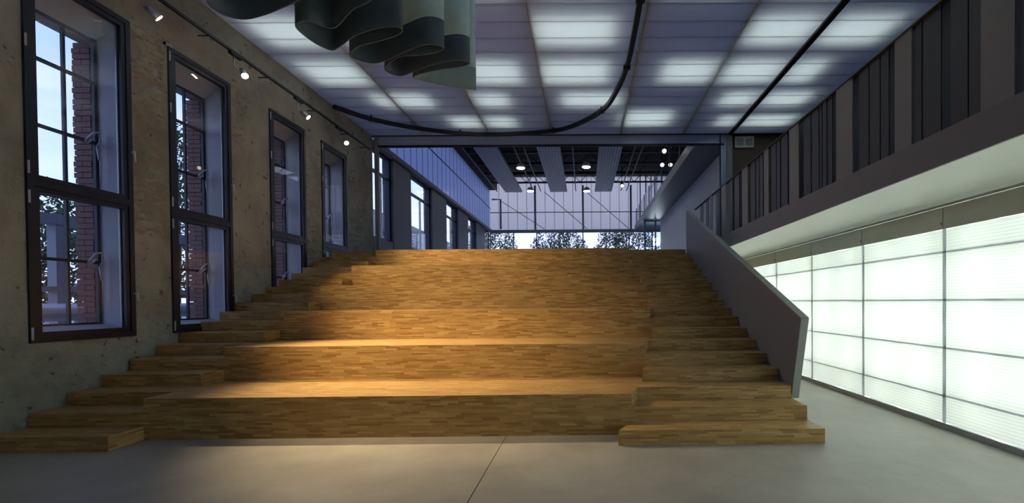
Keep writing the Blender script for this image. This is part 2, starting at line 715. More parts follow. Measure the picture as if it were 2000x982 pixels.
# plastered reveals (inner part of each opening)
for a, b in WINS:
    mb = MB()
    x0, x1 = XL - 0.02, XL - 0.425
    mb.box((x0, a, WZ0), (x1, a + 0.012, WZ1 + 0.06))
    mb.box((x0, b - 0.012, WZ0), (x1, b, WZ1 + 0.06))
    mb.prism([(x0, WZ0), (x1, WZ0), (x1, WZ0 + 0.17), (x0, WZ0 + 0.05)], 1, a, b)
    mb.prism([(x0, WZ1 + 0.06), (x1, WZ1 + 0.06), (x1, WZ1 - 0.27), (x0, WZ1 + 0.02)], 1, a, b)
    mb.build('reveal', 'reveal_plaster', wl)
# bricks of the outer jambs that show through the glass
bl = MB().box((0, 0, 0), (-0.232, 0.05, 0.064)).mesh('brick', 'brick_red')
bs = MB().box((0, 0, 0), (-0.112, 0.05, 0.064)).mesh('brick', 'brick_red')
for a, b in WINS[:3]:
    z = WZ0 + 0.17
    k = 0
    while z < WZ1 - 0.33:
        jy = b - 0.052 + random.uniform(-.006, .006)
        jx = XL - 0.452 - random.uniform(0, 0.02)
        if k % 2:
            link('brick', bl, wl, (jx, jy, z))
        else:
            link('brick', bs, wl, (jx, jy, z))
            link('brick', bs, wl, (jx - 0.12, jy, z))
        z += 0.0745
        k += 1

# ------------------------------------------------------------------ windows
wlabels = ['tall navy two-part window over the lowest steps', 'tall navy two-part window whose sill corner the steps reach',
           'tall navy two-part window half sunk behind the steps', 'tall navy two-part window beside the top landing']
for i, (a, b) in enumerate(WINS):
    w = thing('window_%d' % (i + 1), wlabels[i], 'window', kind='structure', loc=(XL, a, 0))
    W = b - a
    MB().ring(-0.06, 0.028, 0, W, WZ0, WZ1, 0.062).box((-0.06, 0.062, 2.785), (0.028, W - 0.062, 2.86)).build('frame', 'navy_frame', w)
    for z0, z1 in ((WZ0 + 0.062, 2.785), (2.86, WZ1 - 0.062)):
        s = MB().ring(-0.055, 0.018, 0.066, W - 0.066, z0 + 0.004, z1 - 0.004, 0.052).build('sash', 'navy_frame', w)
        MB().box((-0.03, 0.118, z0 + 0.056), (-0.022, W - 0.118, z1 - 0.056)).build('pane', 'window_glass', s)
        MB().box((-0.05, W - 0.135, z0 + 0.06), (-0.032, W - 0.119, z1 - 0.06)).build('glazing_bead', 'aluminium', s)
    for hz in (1.16, 2.66, 2.98, 4.35, 5.10):
        MB().tube([(0.03, 0.012, hz - 0.07), (0.03, 0.012, hz + 0.07)], 0.011).build('hinge', 'latch_metal', w)
    for hz in (1.62, 3.5):
        MB().tube([(0.028, W - 0.03, hz), (0.075, W - 0.03, hz)], 0.014).tube([(0.075, W - 0.03, hz + 0.012), (0.082, W - 0.022, hz - 0.13)], 0.012).build('handle', 'steel_bright', w)
    # outer steel glazing at the brick line
    xo_ = -0.43
    g = MB().ring(xo_ - 0.02, xo_ + 0.02, 0.012, W - 0.012, WZ0 + 0.15, WZ1 - 0.25, 0.04)
    og = g.build('outer_frame', 'old_steel', w)
    zt = WZ1 - 0.25
    zlev = [WZ0 + 0.19 + 0.79 * k for k in range(6)]
    ylev = [0.012 + (W - 0.024) * k / 3 for k in range(4)]
    for yv in ylev[1:3]:
        MB().box((xo_ - 0.018, yv - 0.014, WZ0 + 0.19), (xo_ + 0.018, yv + 0.014, zt - 0.04)).build('glazing_bar', 'old_steel', og)
    for zv in zlev[1:5]:
        hh = 0.03 if abs(zv - (WZ0 + 1.77)) < .01 else 0.018
        MB().box((xo_ - 0.022, 0.05, zv - hh), (xo_ + 0.022, W - 0.05, zv + hh)).build('glazing_bar', 'old_steel', og)
    zb_ = [WZ0 + 0.17] + zlev[1:5] + [zt - 0.04]
    for q in range(5):
        for c in range(3):
            MB().box((xo_ - 0.003, ylev[c] + 0.02, zb_[q] + 0.02), (xo_ + 0.003, ylev[c + 1] - 0.02, zb_[q + 1] - 0.02)).build('outer_pane', 'window_glass', og)
    # latches with pull rods
    for lz in (zlev[3], zlev[1]):
        la = MB().tube([(xo_ + 0.03, W - 0.19, lz - 0.02), (xo_ + 0.08, W - 0.13, lz + 0.11), (xo_ + 0.10, W - 0.07, lz + 0.13)], 0.013)
        la.tube([(xo_ + 0.10, W - 0.07, lz + 0.13), (xo_ + 0.10, W - 0.06, lz + 0.03), (xo_ + 0.09, W - 0.10, lz - 0.06)], 0.010)
        la.tube([(xo_ + 0.03, W - 0.16, lz - 0.03), (xo_ + 0.06, W - 0.11, lz + 0.04)], 0.012)
        lo = la.build('latch', 'latch_metal', w)
        MB().tube([(xo_ + 0.09, W - 0.10, lz - 0.06), (xo_ + 0.10, W - 0.085, lz - 0.24)], 0.012).build('latch_grip', 'latch_metal', lo)
        MB().tube([(xo_ + 0.10, W - 0.075, lz + 0.1), (xo_ + 0.10, W - 0.075, lz - 0.62)], 0.005).build('pull_rod', 'latch_metal', lo)

# ------------------------------------------------------------------ other shell walls of the front room
MB().box((XL - 0.9, BACK - 0.2, 0), (XU + 0.2, BACK, 7.5)).build('wall_back', 'grey_wall')
tag(bpy.data.objects['wall_back'], 'plain grey wall closing the room', 'wall', kind='structure')
ur = MB().box((XU, BACK, 2.4), (XU + 0.2, 30.2, 9.2)).build('wall_upper_right', 'upper_dark')
tag(ur, 'dark wall at the back of the gallery', 'wall', kind='structure')
bw = MB().box((4.28, 13.4, ZTOP), (XU, 13.6, ZC + 0.4)).build('wall_gallery_end', 'brown_wall')
tag(bw, 'brown wall at the end of the gallery behind the emergency light', 'wall', kind='structure')
ce = MB().box((2.52, 13.9, 0), (5.3, 14.05, 2.45)).build('wall_passage_end', 'cavity_white')
tag(ce, 'white wall closing the passage under the gallery', 'wall', kind='structure')

# ------------------------------------------------------------------ ceiling of sheets with lamps above
cl = thing('ceiling', 'translucent ribbed ceiling sheets with lamps glowing behind', 'ceiling', kind='structure')
JX = [-6.15, -4.50, -2.67, -0.90, 1.08, 2.86, 4.22, XU + 0.02]
rows = []
y = YB - 0.04
while y > BACK:
    rows.append((y - 0.482, y))
    y -= 0.482
for c in range(len(JX) - 1):
    x0, x1 = JX[c] + 0.004, JX[c + 1] - 0.004
    me = MB().box((x0, 0.0015, ZC), (x1, 0.4805, ZC + 0.016)).mesh('sheet', 'ceiling_sheet')
    for (a, b) in rows:
        link('sheet', me, cl, (0, a, 0))
for xj in JX[1:6]:
    MB().box((xj - 0.05, BACK, ZC + 0.045), (xj + 0.05, YB - 0.04, ZC + 0.18)).build('joist', 'truss_dark', cl)
MB().box((4.22 - 0.055, BACK, ZC - 0.05), (4.22 + 0.055, YB - 0.04, ZC - 0.002)).build('cover_strip', 'black_metal', cl)
ncross = 0
for (a, b) in rows:
    MB().box((JX[0], a - 0.006, ZC + 0.02), (XU, a + 0.006, ZC + 0.044)).build('purlin', 'aluminium', cl)

# luminaires above the sheets
LAMPS = [(-0.86, 0.60, 0), (2.98, 4.10, 0), (-5.75, -4.65, 0), (4.36, 5.5, 0), (-4.3, -3.0, 0),
         (-0.86, 0.56, 1), (1.66, 2.76, 1), (2.98, 4.12, 1), (-5.75, -4.62, 1), (4.36, 5.0, 1), (-2.4, -1.3, 1),
         (-0.50, 0.88, 2), (-2.54, -1.75, 2), (-4.95, -3.60, 2), (3.3, 4.1, 2), (4.36, 5.4, 2),
         (0.92, 2.30, 3), (-2.56, -1.80, 3), (-3.50, -2.74, 3), (4.36, 5.6, 3), (3.6, 4.1, 3),
         ] + [(xx, xx + 1.3, rr) for rr in (-1, -2, -3, -4, -5, -6) for xx in ((-2.4, -0.7, 1.3, 3.0) if rr == -1 else ((-0.7, 1.3, 3.0) if rr > -4 else (1.3, 3.0)))]  # unseen near rows, added to brighten the curtain front and near floor
YR = {0: (7.80, 8.70), 1: (9.24, 10.20), 2: (10.66, 11.42), 3: (12.0, 12.72), -1: (6.36, 7.26), -2: (4.92, 5.82), -3: (3.5, 4.4), -4: (2.04, 2.94), -5: (0.6, 1.5), -6: (-0.84, 0.06)}
ORD = ['first', 'second', 'third', 'fourth', 'fifth', 'sixth', 'seventh', 'eighth', 'ninth', 'tenth']
for q, (x0, x1, r) in enumerate(LAMPS):
    a, b = YR[r]
    if r == 3 and x0 in (0.92,):
        a, b = 11.66, 12.66
    lu = thing('ceiling_luminaire', 'luminaire above the ceiling, %s row from the header, %s bay from the plaster wall' % (ORD[3 - r], ORD[sum((x0 + x1) / 2 > v for v in JX[1:-1])]), 'light', 'luminaires above the ceiling', loc=((x0 + x1) / 2, (a + b) / 2, ZC))
    hx, hy = (x1 - x0) / 2, (b - a) / 2
    MB().box((-hx, -hy, 0.21), (hx, hy, 0.26)).build('housing', 'white_plastic', lu)
    MB().box((-hx + 0.02, -hy + 0.02, 0.195), (hx - 0.02, hy - 0.02, 0.209)).build('diffuser', 'ceiling_light', lu)

# header at the end of the ceiling
hd = thing('trim_1', 'blue-grey glazed header across the end of the room', 'header', kind='structure')
MB().box((XL + 0.15, YB, 5.99), (4.05, YB + 0.05, ZC - 0.02)).build('header_panel', 'glazed_fascia', hd)
MB().box((XL, YB - 0.03, ZC - 0.02), (XU, YB + 0.06, ZC + 0.4)).build('top_profile', 'black_metal', hd)
MB().box((XL + 0.15, YB - 0.02, 5.94), (4.05, YB + 0.06, 5.99)).build('bottom_profile', 'black_metal', hd)
MB().box((XL + 0.07, YB - 0.03, ZTOP), (XL + 0.17, YB + 0.07, ZC - 0.02)).build('jamb_post', 'rack_steel', hd)
MB().box((3.93, YB - 0.02, ZTOP), (3.96, YB + 0.05, ZC - 0.02)).build('glass_edge', 'black_metal', hd)
MB().box((3.96, YB + 0.01, ZTOP), (4.13, YB + 0.04, ZC - 0.02)).build('side_light', 'glazed_fascia', hd)
MB().box((4.14, YB - 0.03, ZTOP), (4.29, YB + 0.09, ZC - 0.02)).build('end_post', 'pale_edge', hd)

# ------------------------------------------------------------------ stepped seating
CURVE = [(4.0, 0.05), (4.646, 0.33), (5.023, 0.505), (5.776, 0.715), (6.153, 0.82), (6.906, 0.975), (7.283, 1.045), (8.036, 1.115),
         (8.413, 1.145), (9.166, 1.145), (9.543, 1.155), (10.297, 1.06), (10.673, 1.045), (11.05, 1.0), (13.0, 0.8)]


def cx_(y):
    for (a, p), (b, q) in zip(CURVE, CURVE[1:]):
        if a <= y <= b:
            return p + (q - p) * (y - a) / (b - a)
    return CURVE[-1][1]


XS0, XS1 = -4.80, 2.43
sb = thing('stepped_seating', 'broad wooden stepped seating with stair flights at both sides', 'stairs', loc=(0, 0, 0))


def curve_pts(y0, y1):
    ys_ = [y0] + [c[0] for c in CURVE if y0 < c[0] < y1] + [y1]
    return [(cx_(v), v) for v in ys_]


for j in range(1, 7):
    c = curve_pts(rw(j), YEND)
    poly = [(XS0, YEND), (XS0, rw(j))] + c
    MB().prism(poly, 2, 3 * (j - 1) * HR, 3 * j * HR).build('seating_row', 'strip_parquet', sb)
for k in range(1, 19):
    MB().box((XL + 0.012, st(k), (k - 1) * HR), (XS0, YEND, k * HR)).build('step', 'strip_parquet', sb)
for k in range(1, 19):
    c = curve_pts(st(k), YEND)
    poly = c + [(XS1, YEND), (XS1, st(k))]
    MB().prism(poly, 2, (k - 1) * HR, k * HR).build('step', 'strip_parquet', sb)

# balustrade panel on the right flight
ba = thing('stair_balustrade', 'solid grey sloping balustrade beside the right flight of steps', 'balustrade')
p_b0, p_t0, p_t1, p_b1 = (5.42, 0.302), (5.165, 1.245), (10.98, 3.60), (10.98, ZTOP + 0.002)
side = [p_b0, p_t0, p_t1, p_b1]
low = []
for k in range(18, 2, -1):       # the bottom follows the steps
    low += [(st(k) + (0 if k < 18 else 0), k * HR + 0.002), (st(k), (k - 1) * HR + 0.002)]
low = [(max(q[0], 5.42), q[1]) for q in low]
xa, xb = XS1 + 0.002, XS1 + 0.088
slope = [(5.42, 0.302), (5.165, 1.245), (10.98, 3.60), (10.98, 2.55)]
MB().prism(slope, 0, xa, xb).build('panel', 'grey_panel', ba)
dn = Vector((p_t1[0] - p_t0[0], p_t1[1] - p_t0[1])).normalized()
nn = Vector((-dn.y, dn.x))
cap = [p_t0, p_t1, (p_t1[0] + nn.x * 0.012, p_t1[1] + nn.y * 0.012), (p_t0[0] + nn.x * 0.012 - 0.012, p_t0[1] + nn.y * 0.012)]
MB().prism(cap, 0, xa, xb).build('top_edge', 'pale_edge', ba)
fe = [p_b0, p_t0, (p_t0[0] - 0.012, p_t0[1] + 0.004), (p_b0[0] - 0.012, p_b0[1])]
MB().prism(fe, 0, xa, xb).build('front_edge', 'pale_edge', ba)

# ------------------------------------------------------------------ gallery
SOF, FAS, RAILT = 2.52, 2.79, 3.82
ga = thing('gallery', 'overhanging gallery with grey edge board and pale underside', 'gallery')
GY0, GY1 = BACK + 0.02, 11.9
MB().box((XB + 0.02, GY0, SOF), (XR + 0.9, GY1, SOF + 0.02)).build('soffit', 'soffit_white', ga)
MB().box((XB, GY0, SOF - 0.004), (XB + 0.02, GY1, FAS)).build('edge_board', 'fascia_grey', ga)
MB().box((XB + 0.02, GY0, SOF + 0.021), (XU - 0.01, GY1, ZTOP)).build('deck', 'upper_dark', ga)
MB().box((XB + 0.02, GY0, ZTOP), (XB + 0.12, GY1, FAS)).build('upstand', 'fascia_grey', ga)
gr = thing('gallery_railing', 'gallery railing of upright grey and dark flat bars', 'railing', loc=(XB, 0, FAS))
gr_top = MB().box((0, GY0, RAILT - FAS - 0.012), (0.06, GY1, RAILT - FAS)).build('top_rail', 'baluster_dark', gr)
SL = [(30, 40, 0), (52, 62, 0), (70, 80, 1), (92, 104, 0), (118, 135, 1), (150, 158, 0), (166, 184, 0), (200, 222, 1), (230, 247, 0), (252, 262, 0),
      (266, 278, 0), (287, 305, 1), (312, 330, 0), (333, 346, 0), (352, 376, 0), (388, 425, 1), (440, 468, 0), (473, 500, 0), (504, 511, 0),
      (516, 530, 0), (537, 553, 0), (575, 640, 1), (660, 697, 0), (702, 741, 0), (746, 776, 0), (808, 875, 1), (882, 906, 0), (912, 982, 0),
      (1022, 1088, 0), (1094, 1147, 0), (1150, 1284, 1)]


def yb_at(zx):
    px = 1350 + zx / 2.046
    return at(px, 300, X=XB).y


spans = [(yb_at(b), yb_at(a), t) for a, b, t in SL]
y0 = min(s[0] for s in spans) - 0.03
pat = [(0.10, 0), (0.14, 0), (0.09, 0), (0.30, 1), (0.16, 0), (0.12, 0)]
q = 0
while y0 > GY0 + 0.4:
    wdt, t = pat[q % len(pat)]
    spans.append((y0 - wdt, y0, t))
    y0 -= wdt + 0.04
    q += 1
for (a, b, t) in spans:
    dx = 0.012 if t else 0.03
    MB().box((dx, a, 0), (dx + 0.012, b, RAILT - FAS - 0.012)).build('flat_bar', 'baluster_grey' if t else 'baluster_dark', gr)
# edge beam above the glowing wall
gb = thing('trim_2', 'grey-green edge beam along the top of the glowing wall', 'beam', kind='structure')
MB().box((XR - 0.02, GY0, 2.236), (XR + 0.12, 13.9, SOF - 0.04)).build('beam', 'beam_grey', gb)
MB().tube([(XR - 0.05, GY0, SOF - 0.03), (XR - 0.05, 13.9, SOF - 0.03)], 0.016, 8).build('conduit', 'aluminium', gb)
for yy in (3.63, 5.133, 6.643, 8.127, 9.65):
    MB().box((XR - 0.024, yy - 0.003, 2.24), (XR - 0.0201, yy + 0.003, SOF - 0.05)).build('beam_joint', 'rack_steel', gb)
    MB().tube([(XR - 0.03, yy + 0.02, 2.30), (XR - 0.0195, yy + 0.02, 2.30)], 0.012, 8).build('bolt', 'rack_steel', gb)

# ------------------------------------------------------------------ glowing right wall
wr = thing('wall_right', 'backlit wall of ribbed translucent sheets in a light metal grid', 'wall', kind='structure')
MUL = [5.133 + 1.503 * k for k in range(-6, 7)]
ZL = [0.065, 0.368, 0.9055, 1.4421, 1.98, 2.236]
for q in range(5):
    me = MB().box((XR, 0.008, ZL[q] + 0.006), (XR + 0.012, 1.495, ZL[q + 1] - 0.006)).mesh('sheet', 'wall_sheet')
    for yy in MUL[:-1]:
        link('sheet', me, wr, (0, yy, 0))
for yy in MUL:
    MB().box((XR - 0.006, yy - 0.022, 0.06), (XR - 0.001, yy + 0.022, 2.236)).build('mullion', 'connector_strip', wr)
    MB().box((XR + 0.10, yy - 0.03, 0.05), (XR + 0.16, yy + 0.03, 2.4)).build('mullion_post', 'aluminium', wr)
for zz in ZL[1:5]:
    MB().box((XR - 0.005, MUL[0], zz - 0.010), (XR - 0.001, MUL[-1], zz + 0.010)).build('rail', 'connector_strip', wr)
    MB().box((XR + 0.06, MUL[0], zz - 0.012), (XR + 0.09, MUL[-1], zz + 0.012)).build('rail_bar', 'aluminium', wr)
MB().box((XR - 0.03, BACK, 0), (XR + 0.05, 13.9, 0.065)).build('base_channel', 'aluminium', wr)
MB().box((XR + 0.62, BACK, 0), (XR + 0.70, 13.9, 2.5)).build('cavity_back', 'cavity_white', wr)
MB().box((XR + 0.40, 7.33, 0), (XR + 0.50, 7.43, 2.5)).build('cavity_post', 'grey_wall', wr)
ty = 0.0
tme = MB().tube([(0, 0, 0.08), (0, 0, 2.28)], 0.025, 8).mesh('tube', 'tube_light')
cme = MB().box((-0.03, -0.03, 0), (0.03, 0.03, 0.08)).mesh('holder', 'white_plastic')
ty = -3.5
while ty < 13.6:
    tb = thing('fluorescent_tube', 'upright fluorescent tube glowing behind the translucent wall', 'light', 'tubes behind the glowing wall', loc=(XR + 0.30, ty, 0))
    link('tube', tme, tb)
    link('holder', cme, tb)
    link('holder', cme, tb, (0, 0, 2.28))
    ty += 0.751

# ------------------------------------------------------------------ track and spotlights on the left wall
tk = thing('light_track', 'black lighting track along the top of the plaster wall', 'light track', loc=(XL + 0.20, 0, 5.70))
MB().box((-0.018, 2.6, -0.02), (0.018, 12.75, 0.02)).build('rail', 'black_metal', tk)
for yy in (3.2, 4.6, 6.0, 7.35, 8.7, 10.2, 11.6, 12.6):
    MB().tube([(-0.2, yy, 0.0), (0, yy, 0.0)], 0.01, 6).build('bracket', 'black_metal', tk)
SPOTS = [(3.02, (-2.0, 7.3, 1.1), 1.1, 40), (4.62, (-2.3, 6.2, 0.7), 1.5, 44), (6.22, (-3.0, 9.6, 1.9), 1.0, 52), (7.83, (-2.3, 5.9, 0.5), 1.9, 44),  # spots ahead of the first window are unseen, added to light the stairs
         (9.55, (-2.6, 10.7, 2.5), 0.6, 50), (11.12, (-2.2, 8.8, 1.8), 0.4, 50)]
slab = ['added unseen spotlight at the end of the track', 'added unseen spotlight next before the lowest window', 'track spotlight above the pier beside the lowest window',
        'track spotlight over the far corner of the second window', 'track spotlight over the third window head', 'track spotlight above the window by the landing']
for (yy, tgt, pw, cone), lb in zip(SPOTS, slab):
    hx, hz = XL + 0.36, 5.34
    s = thing('spotlight', lb, 'spotlight', 'spotlights on the wall track', loc=(hx, yy, hz))
    MB().box((-0.19, -0.09, 0.30), (-0.13, 0.16, 0.345)).build('adapter', 'black_metal', s)
    MB().tube([(-0.16, 0, 0.30), (-0.16, 0, 0.12), (-0.06, 0, 0.05)], 0.012, 8).build('arm', 'steel_bright', s)
    d = (Vector(tgt) - Vector((hx, yy, hz))).normalized()
    hd_ = MB().tube([-d * 0.10, -d * 0.02, d * 0.06], 0.04, 14, r2=0.055).build('head', 'steel_bright', s)
    MB().tube([d * 0.061, d * 0.066], 0.048, 14).build('lens', 'spot_lens', hd_)
    ld = bpy.data.lights.new('spot_lamp', 'SPOT')
    ld.energy = SPOT_W * pw
    ld.color = (1.0, 0.74, 0.40)
    ld.spot_size = math.radians(cone)
    ld.spot_blend = 1.0
    ld.shadow_soft_size = 0.14
    lo = link('spot_lamp', ld, s, tuple(d * 0.09))
    lo.rotation_euler = d.to_track_quat('-Z', 'Y').to_euler()


# ------------------------------------------------------------------ curtain and its track
def catmull(pts, n):
    out = []
    for i in range(len(pts) - 1):
        p0, p1, p2, p3 = pts[max(i - 1, 0)], pts[i], pts[i + 1], pts[min(i + 2, len(pts) - 1)]
        for k in range(n):
            t = k / n
            out.append(0.5 * ((2 * p1) + (p2 - p0) * t + (2 * p0 - 5 * p1 + 4 * p2 - p3) * t * t + (3 * p1 - p0 - 3 * p2 + p3) * t ** 3))
    out.append(pts[-1])
    return out


HEM = 4.0
CP = [(930, 177), (865, 167), (808, 152), (850, 138), (895, 132), (918, 124), (895, 117), (850, 124), (806, 140), (779, 148), (753, 135), (779, 112),
      (815, 109), (849, 104), (868, 95), (850, 87), (824, 88), (785, 103), (755, 117), (725, 123), (686, 110), (700, 92), (745, 80), (775, 70), (787, 60),
      (775, 52), (740, 54), (700, 66), (683, 75), (660, 92), (644, 97), (610, 80), (579, 52), (600, 42), (640, 55), (660, 52), (690, 20), (720, 5),
      (750, -20), (745, -40), (690, -50), (620, -20), (560, 10), (510, 30), (470, 37), (430, 25), (405, 0), (410, -40), (450, -60), (430, -110), (370, -90)]
pl = [at(px, py, Z=HEM) for px, py in CP]
pl = catmull([Vector((p.x, p.y)) for p in pl], 5)
cu = thing('curtain', 'heavy grey-green curtain with dark lower band gathered in folds', 'curtain', loc=(pl[0].x, pl[0].y, HEM))
org = Vector((pl[0].x, pl[0].y))
for nm, mt, z0, z1, seg in (('hem_band', 'curtain_band', 0.0, 0.27, pl[10:]), ('return_flap', 'curtain_cloth_mid', 0.0, 0.27, pl[:11]), ('drape', 'curtain_cloth', 0.27, 2.0, pl)):
    mb = MB()
    nz_ = 6 if nm == 'drape' else 2
    n = len(seg)
    for r in range(nz_ + 1):
        z = z0 + (z1 - z0) * r / nz_
        for p in seg:
            mb.v.append((p.x - org.x, p.y - org.y, z))
    for r in range(nz_):
        for k in range(n - 1):
            mb.f.append((r * n + k, r * n + k + 1, (r + 1) * n + k + 1, (r + 1) * n + k))
            mb.smooth.append(True)
    o = mb.build(nm, mt, cu)
    so = o.modifiers.new('thickness', 'SOLIDIFY')
    so.thickness = 0.012
TZ = 6.17
CT = [(0.90, 3.0), (0.905, 6.0), (0.91, 7.2), (0.915, 8.04), (0.89, 9.26), (0.76, 10.33), (0.50, 11.34), (-0.12, 12.24), (-0.83, 12.74), (-2.29, 12.98),
      (-3.41, 12.88), (-4.5, 12.47), (-5.4, 11.85), (-5.95, 11.1)]
ctp = catmull([Vector(p) for p in CT], 7)
ct = thing('curtain_track', 'black curved curtain track hung below the ceiling', 'curtain track', loc=(0.9, 7.2, TZ))


def ribbon(pts, w, z0, z1, org_):
    mb_ = MB()
    n_ = len(pts)
    L_, R_ = [], []
    for k, p in enumerate(pts):
        d_ = (pts[min(k + 1, n_ - 1)] - pts[max(k - 1, 0)]).normalized()
        nrm = Vector((-d_.y, d_.x)) * w / 2
        L_.append(p + nrm - org_)
        R_.append(p - nrm - org_)
    for k in range(n_ - 1):
        a_, b_, c_, d2 = L_[k], L_[k + 1], R_[k + 1], R_[k]
        mb_.quad((a_.x, a_.y, z0), (b_.x, b_.y, z0), (c_.x, c_.y, z0), (d2.x, d2.y, z0))
        mb_.quad((a_.x, a_.y, z1), (b_.x, b_.y, z1), (c_.x, c_.y, z1), (d2.x, d2.y, z1))
        mb_.quad((a_.x, a_.y, z0), (b_.x, b_.y, z0), (b_.x, b_.y, z1), (a_.x, a_.y, z1))
        mb_.quad((d2.x, d2.y, z0), (c_.x, c_.y, z0), (c_.x, c_.y, z1), (d2.x, d2.y, z1))
    return mb_


ribbon(ctp, 0.085, -0.045, 0.045, Vector((0.9, 7.2))).build('rail', 'black_metal', ct)
for px, py in ((0.91, 7.22), (0.89, 9.3), (0.45, 11.42), (-0.83, 12.74), (-3.41, 12.88), (-5.4, 11.85)):
    MB().box((px - 0.9 - 0.07, py - 7.2 - 0.05, -0.05), (px - 0.9 + 0.07, py - 7.2 + 0.05, 0.015)).box((px - 0.9 - 0.02, py - 7.2 - 0.02, 0.0), (px - 0.9 + 0.02, py - 7.2 + 0.02, ZC - TZ)).build('hanger', 'black_metal', ct)
# straight carrier track the gathered curtain hangs from
p0 = pl[0]
p1 = pl[-1]
ck = thing('carrier_track', 'straight carrier track the gathered curtain hangs from', 'curtain track', loc=(p0.x, p0.y, 6.0))
dd = (p1 - p0)
ribbon([Vector((0, 0)), dd * 0.5, dd], 0.5, 0.0, 0.06, Vector((0, 0))).build('rail', 'black_metal', ck)
for t in (0.1, 0.9):
    MB().box((dd.x * t - 0.02, dd.y * t - 0.02, 0.06), (dd.x * t + 0.02, dd.y * t + 0.02, ZC - 6.0)).build('hanger', 'black_metal', ck)

# ------------------------------------------------------------------ emergency light on the gallery end wall
em = thing('emergency_light', 'white twin-lamp emergency light on the brown gallery wall', 'light', loc=(4.66, 13.4, 5.88))
MB().box((-0.27, -0.07, 0), (0.27, 0, 0.32)).build('body', 'white_plastic', em)
for s in (-1, 1):
    MB().box((s * 0.13 - 0.10, -0.085, 0.06), (s * 0.13 + 0.10, -0.0701, 0.26)).build('lamp_glass', 'pale_edge', em)

# ------------------------------------------------------------------ the hall beyond
HX0, HXW, HY1, HROOF = -6.1, 4.25, 30.0, 8.75
hl = thing('wall_hall_left', 'wall of the hall beyond with dark piers and ribbed sheets above', 'wall', kind='structure')
piers = [(14.75, 16.25), (18.5, 20.4), (22.3, 24.2), (26.0, 28.2)]
edges = [13.36] + [v for p in piers for v in p] + [30.0]
for a, b in piers:
    MB().box((HX0 - 0.3, a, ZTOP), (HX0 + 0.05, b, 6.05)).build('pier', 'navy_pier', hl)
MB().box((HX0 - 0.3, 13.36, 6.05), (HX0 + 0.16, HY1, 6.18)).build('ledge', 'rack_steel', hl)
MB().box((HX0 - 0.3, 13.36, ZTOP), (HX0 + 0.04, HY1, 3.4)).build('parapet', 'navy_pier', hl)
y = 13.36
while y < HY1 - 0.3:
    MB().box((HX0, y + 0.001, 6.18), (HX0 + 0.02, y + 0.593, HROOF)).build('sheet', 'hall_sheet', hl)
    MB().box((HX0 + 0.0201, y - 0.012, 6.18), (HX0 + 0.03, y + 0.012, HROOF)).build('seam_strip', 'rack_steel', hl)
    y += 0.594
MB().tube([(HX0 + 0.06, 13.36, 7.55), (HX0 + 0.06, HY1, 7.55)], 0.022, 6).build('cable', 'black_metal', hl)
wn_ = 4
for k in range(5):
    a, b = edges[2 * k], edges[2 * k + 1]
    wn_ += 1
    w = thing('window_%d' % wn_, ['first', 'second', 'third', 'fourth', 'farthest'][k] + ' wide window past the header, between the dark piers', 'window', kind='structure', loc=(HX0 - 0.1, a, 3.4))
    MB().ring(-0.04, 0.04, 0, b - a, 0, 2.65, 0.06).build('frame', 'navy_frame', w)
    MB().box((-0.04, 0.06, 1.95), (0.04, b - a - 0.06, 2.03)).build('transom', 'navy_frame', w)
    MB().box((-0.03, (b - a) * 0.55, 0.06), (0.03, (b - a) * 0.55 + 0.05, 1.95)).build('mullion', 'aluminium', w)
    MB().box((-0.004, 0.06, 0.06), (0.004, b - a - 0.06, 1.95)).build('pane', 'window_glass', w)
    MB().box((-0.004, 0.06, 2.03), (0.004, b - a - 0.06, 2.59)).build('pane', 'window_glass', w)

he = thing('wall_hall_end', 'far end wall of pale translucent sheets over clear glazing', 'wall', kind='structure')
x = HX0
while x < XU - 0.2:
    MB().box((x + 0.001, HY1, 6.16), (x + 0.599, HY1 + 0.02, 9.6)).build('sheet', 'hall_end_sheet', he)
    MB().box((x - 0.012, HY1 - 0.012, 6.16), (x + 0.012, HY1 - 0.001, 9.6)).build('seam_strip', 'aluminium', he)
    x += 0.6
MB().box((HX0, HY1 - 0.12, 5.98), (XU, HY1 + 0.1, 6.16)).build('sill_beam', 'rack_steel', he)
MB().box((HX0, HY1 - 0.05, 7.27), (XU, HY1 - 0.01, 7.32)).build('cross_rail', 'rack_steel', he)
for xx in (-3.15, -0.05, 3.05):
    MB().box((xx - 0.06, HY1 - 0.14, 6.16), (xx + 0.06, HY1 - 0.03, 9.0)).build('post', 'rack_steel', he)
for xx in (-5.3, -2.55, 0.15):
    MB().tube([(xx, HY1 - 0.1, 8.6 if xx > -5 else 8.0), (xx + 2.75, HY1 - 0.1, 6.2)], 0.022, 6).build('brace', 'rack_steel', he)
MB().tube([(-5.35, HY1 - 0.25, 6.2), (-5.35, HY1 - 0.25, 8.1), (-5.9, HY1 - 0.25, 8.1)], 0.06, 8).build('downpipe', 'rack_steel', he)
for k in range(8):
    xx = HX0 + k * 1.5
    MB().box((xx, HY1 - 0.03, ZTOP), (xx + 0.07, HY1 + 0.03, 5.98)).build('mullion', 'rack_steel', he)
    MB().box((xx + 0.07, HY1 - 0.005, ZTOP), (min(xx + 1.5, XU), HY1 + 0.005, 5.98)).build('pane', 'window_glass', he)

